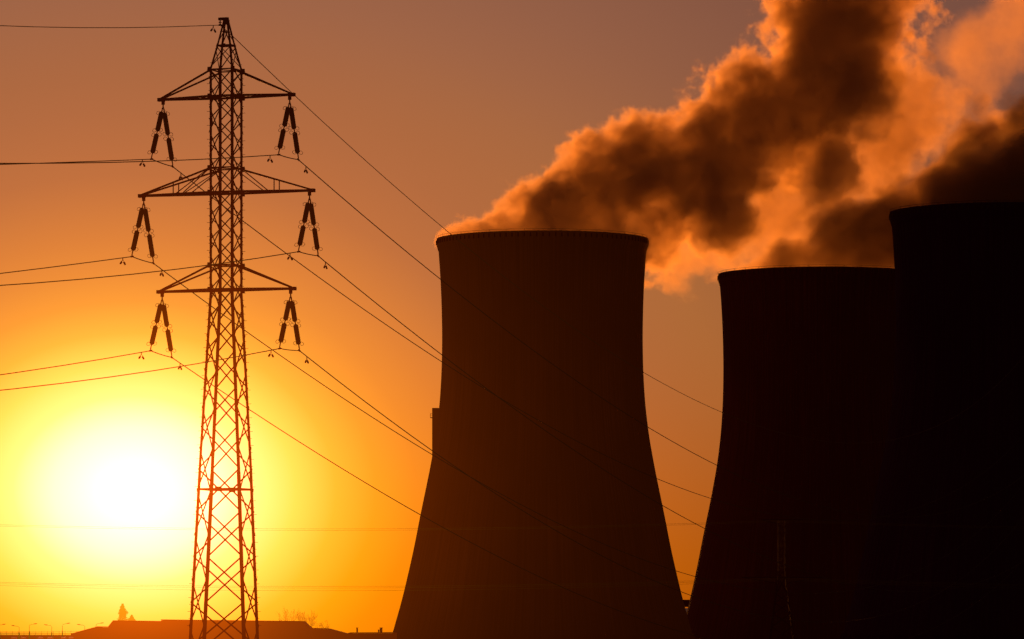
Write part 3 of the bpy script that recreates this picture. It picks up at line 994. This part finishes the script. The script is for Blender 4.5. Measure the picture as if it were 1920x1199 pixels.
# ------------------------------------------------------------------ steam plumes: real volumes, lit by the low sun and a dim added emission
def plume(name, label, D, chain, dens, edge=0.55, nb=2.0, nf=2.1, bs=0.036, fs=0.08, seed=0.0, group=None, step=4.0, aniso=0.65, albedo=(0.97, 0.93, 0.90, 1), amb=(0.05, 0.012, 0.004), ambs=0.0, blobs=(), zmin=None, hullf=1.4, glow=0.006):
    """CHAIN: (px, py, radius in pixels, depth offset in m) along the plume's core.  The density falls off from the union of
    tapering capsules along the core and is eaten into by fractal noise; the mesh is the hull that bounds it."""
    k = D / F
    pts = [at(px, py, D) + Vector((0, dy, 0)) for px, py, r, dy in chain]
    rad = [r * k for px, py, r, dy in chain]
    segs = [(pts[i], pts[i + 1], rad[i], rad[i + 1]) for i in range(len(pts) - 1)]
    for (px, py, r, dy) in blobs:
        p = at(px, py, D) + Vector((0, dy, 0)); segs.append((p, p + Vector((0.5, 0, 0)), r * k, r * k))
    m = bpy.data.materials.new(name)
    m.use_nodes = True
    nt = m.node_tree
    nt.nodes.clear()
    N, L = nt.nodes.new, nt.links.new
    out = N('ShaderNodeOutputMaterial')
    def conn(v, s):
        if isinstance(v, (int, float)): s.default_value = v
        elif isinstance(v, (Vector, tuple)): s.default_value = tuple(v)
        else: L(v, s)
    def M(op, a, b=None, c=None, clamp=False):
        q = N('ShaderNodeMath'); q.operation = op; q.use_clamp = clamp
        for i, v in enumerate((a, b, c)):
            if v is not None: conn(v, q.inputs[i])
        return q.outputs[0]
    def V(op, a, b=None, scale=None):
        q = N('ShaderNodeVectorMath'); q.operation = op
        conn(a, q.inputs[0])
        if b is not None: conn(b, q.inputs[1])
        if scale is not None: conn(scale, q.inputs['Scale'])
        return q.outputs['Value'] if op in ('DOT_PRODUCT', 'LENGTH', 'DISTANCE') else q.outputs[0]
    o0 = pts[0].copy()
    tc = N('ShaderNodeTexCoord')
    P = tc.outputs['Object']
    val = None
    for a, b, ra, rb in segs:
        a, b = a - o0, b - o0
        ba = b - a
        pa = V('SUBTRACT', P, a)
        h = M('MULTIPLY', V('DOT_PRODUCT', pa, ba), 1.0 / ba.length_squared, clamp=True)
        near = V('SCALE', ba, None, h)
        d = V('DISTANCE', pa, near)
        rr = M('MULTIPLY_ADD', h, rb - ra, ra)
        f = M('SUBTRACT', 1.0, M('DIVIDE', d, rr))
        val = f if val is None else M('SMOOTH_MAX', val, f, 0.12)
    def fbm(scale, detail, rough, off, dist=0.0):
        n = N('ShaderNodeTexNoise')
        n.inputs['Scale'].default_value = scale
        n.inputs['Detail'].default_value = detail
        n.inputs['Roughness'].default_value = rough
        n.inputs['Distortion'].default_value = dist
        conn(V('ADD', P, Vector((off, off * 1.7, -off))), n.inputs['Vector'])
        return n.outputs['Fac']
    big = fbm(bs, 1.0, 0.5, seed)
    fine = fbm(fs, 4.0, 0.68, seed + 31)
    nz = M('ADD', M('MULTIPLY', M('SUBTRACT', big, 0.5), nb), M('MULTIPLY', M('SUBTRACT', fine, 0.5), nf))
    raw = M('ADD', val, nz)
    sh = M('DIVIDE', M('SUBTRACT', raw, 0.10), edge, clamp=True)
    den = M('MULTIPLY', sh, dens)
    vs = N('ShaderNodeVolumePrincipled')
    vs.inputs['Color'].default_value = albedo
    vs.inputs['Anisotropy'].default_value = aniso
    L(den, vs.inputs['Density'])
    # light that has bounced many times inside the cloud, beyond the traced bounces: added as a dim emission
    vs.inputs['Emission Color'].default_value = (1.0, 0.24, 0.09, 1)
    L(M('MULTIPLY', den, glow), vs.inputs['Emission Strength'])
    L(vs.outputs[0], out.inputs['Volume'])
    # hull
    bm = bmesh.new()
    for a, b, ra, rb in segs:
        Lg = (b - a).length
        n = max(1, int(Lg / (0.45 * min(ra, rb) + 0.5)))
        for i in range(n + 1):
            t = i / n
            bmesh.ops.create_icosphere(bm, subdivisions=3, radius=(ra + (rb - ra) * t) * hullf, matrix=Matrix.Translation(a.lerp(b, t) - o0))
    if zmin is not None:
        for v in bm.verts:
            if v.co.z + o0.z < zmin: v.co.z = zmin - o0.z
    o = obj(name, bm, m)
    o.location = o0
    rm = o.modifiers.new('remesh', 'REMESH')
    rm.mode = 'VOXEL'
    rm.voxel_size = 3.0
    # step length: Cycles takes a tenth of the hull's longest side times this rate
    xs_ = [p.x for p in pts]; zs_ = [p.z for p in pts]
    ext = max(max(xs_) - min(xs_), max(zs_) - min(zs_)) + 2 * max(rad)
    m.cycles.volume_step_rate = step / (ext / 10)
    tag(o, label, 'steam plume', group)
    return o
ALB = (0.86, 0.62, 0.34, 1)
SC.cycles.volume_bounces = 2
SC.cycles.volume_max_steps = 256
SC.cycles.use_adaptive_sampling = True
SC.cycles.adaptive_threshold = 0.03
SC.cycles.adaptive_min_samples = 16
SC.cycles.use_denoising = True
SC.cycles.max_bounces = 6
SC.cycles.diffuse_bounces = 2
SC.cycles.glossy_bounces = 2
plume('steam_plume', 'thick dark plume with glowing orange edges streaming from the first cooling tower', D1,
      [(836, 449, 32, 0), (895, 447, 60, 0), (970, 446, 88, 0), (1080, 405, 128, 0), (1185, 352, 138, 0), (1320, 292, 132, 0), (1450, 234, 136, 0), (1558, 125, 140, 0), (1610, -40, 155, 0), (1680, -160, 165, 0)],
      0.17, edge=0.22, seed=4, nb=1.2, nf=1.95, fs=0.1, albedo=ALB, blobs=[(1150, 440, 105, 0), (1190, 420, 115, 0), (1235, 395, 95, 0), (1340, 400, 95, 0), (1530, 320, 95, 0)])
plume('steam_plume', 'thin patchy bright orange steam sinking between the first and second towers', 1625,
      [(1235, 440, 60, 0), (1320, 442, 85, 0), (1410, 420, 95, 10), (1500, 365, 110, 10), (1600, 290, 115, 0), (1690, 220, 105, 0)],
      0.075, edge=0.42, seed=13, nb=2.2, nf=2.7, albedo=ALB, hullf=1.6)
plume('steam_plume', 'dark steam rolling low off the second cooling tower and behind the third', D2,
      [(1392, 512, 22, 0), (1470, 500, 70, 0), (1560, 482, 95, 0), (1660, 450, 115, 0), (1760, 405, 135, 0), (1880, 340, 140, 0)],
      0.22, edge=0.30, seed=22, nb=1.0, nf=1.6, albedo=ALB, glow=0.003)
plume('steam_plume', 'very dark plume rising from the third cooling tower off the right edge', D3,
      [(1740, 408, 30, 0), (1800, 385, 75, 0), (1880, 350, 115, 0), (1990, 305, 150, 0), (2100, 240, 180, 0)],
      0.22, edge=0.35, seed=35, nb=1.2, nf=1.8, albedo=ALB, glow=0.0015)
plume('steam_plume', 'faint ragged orange steam drifting high in the top right corner', D1 + 120,
      [(1740, 250, 60, 0), (1790, 170, 80, 0), (1840, 90, 95, 0), (1900, 20, 120, 0), (1980, -80, 150, 0)],
      0.030, edge=0.8, seed=51, nb=2.6, nf=2.8, albedo=ALB, hullf=1.6)
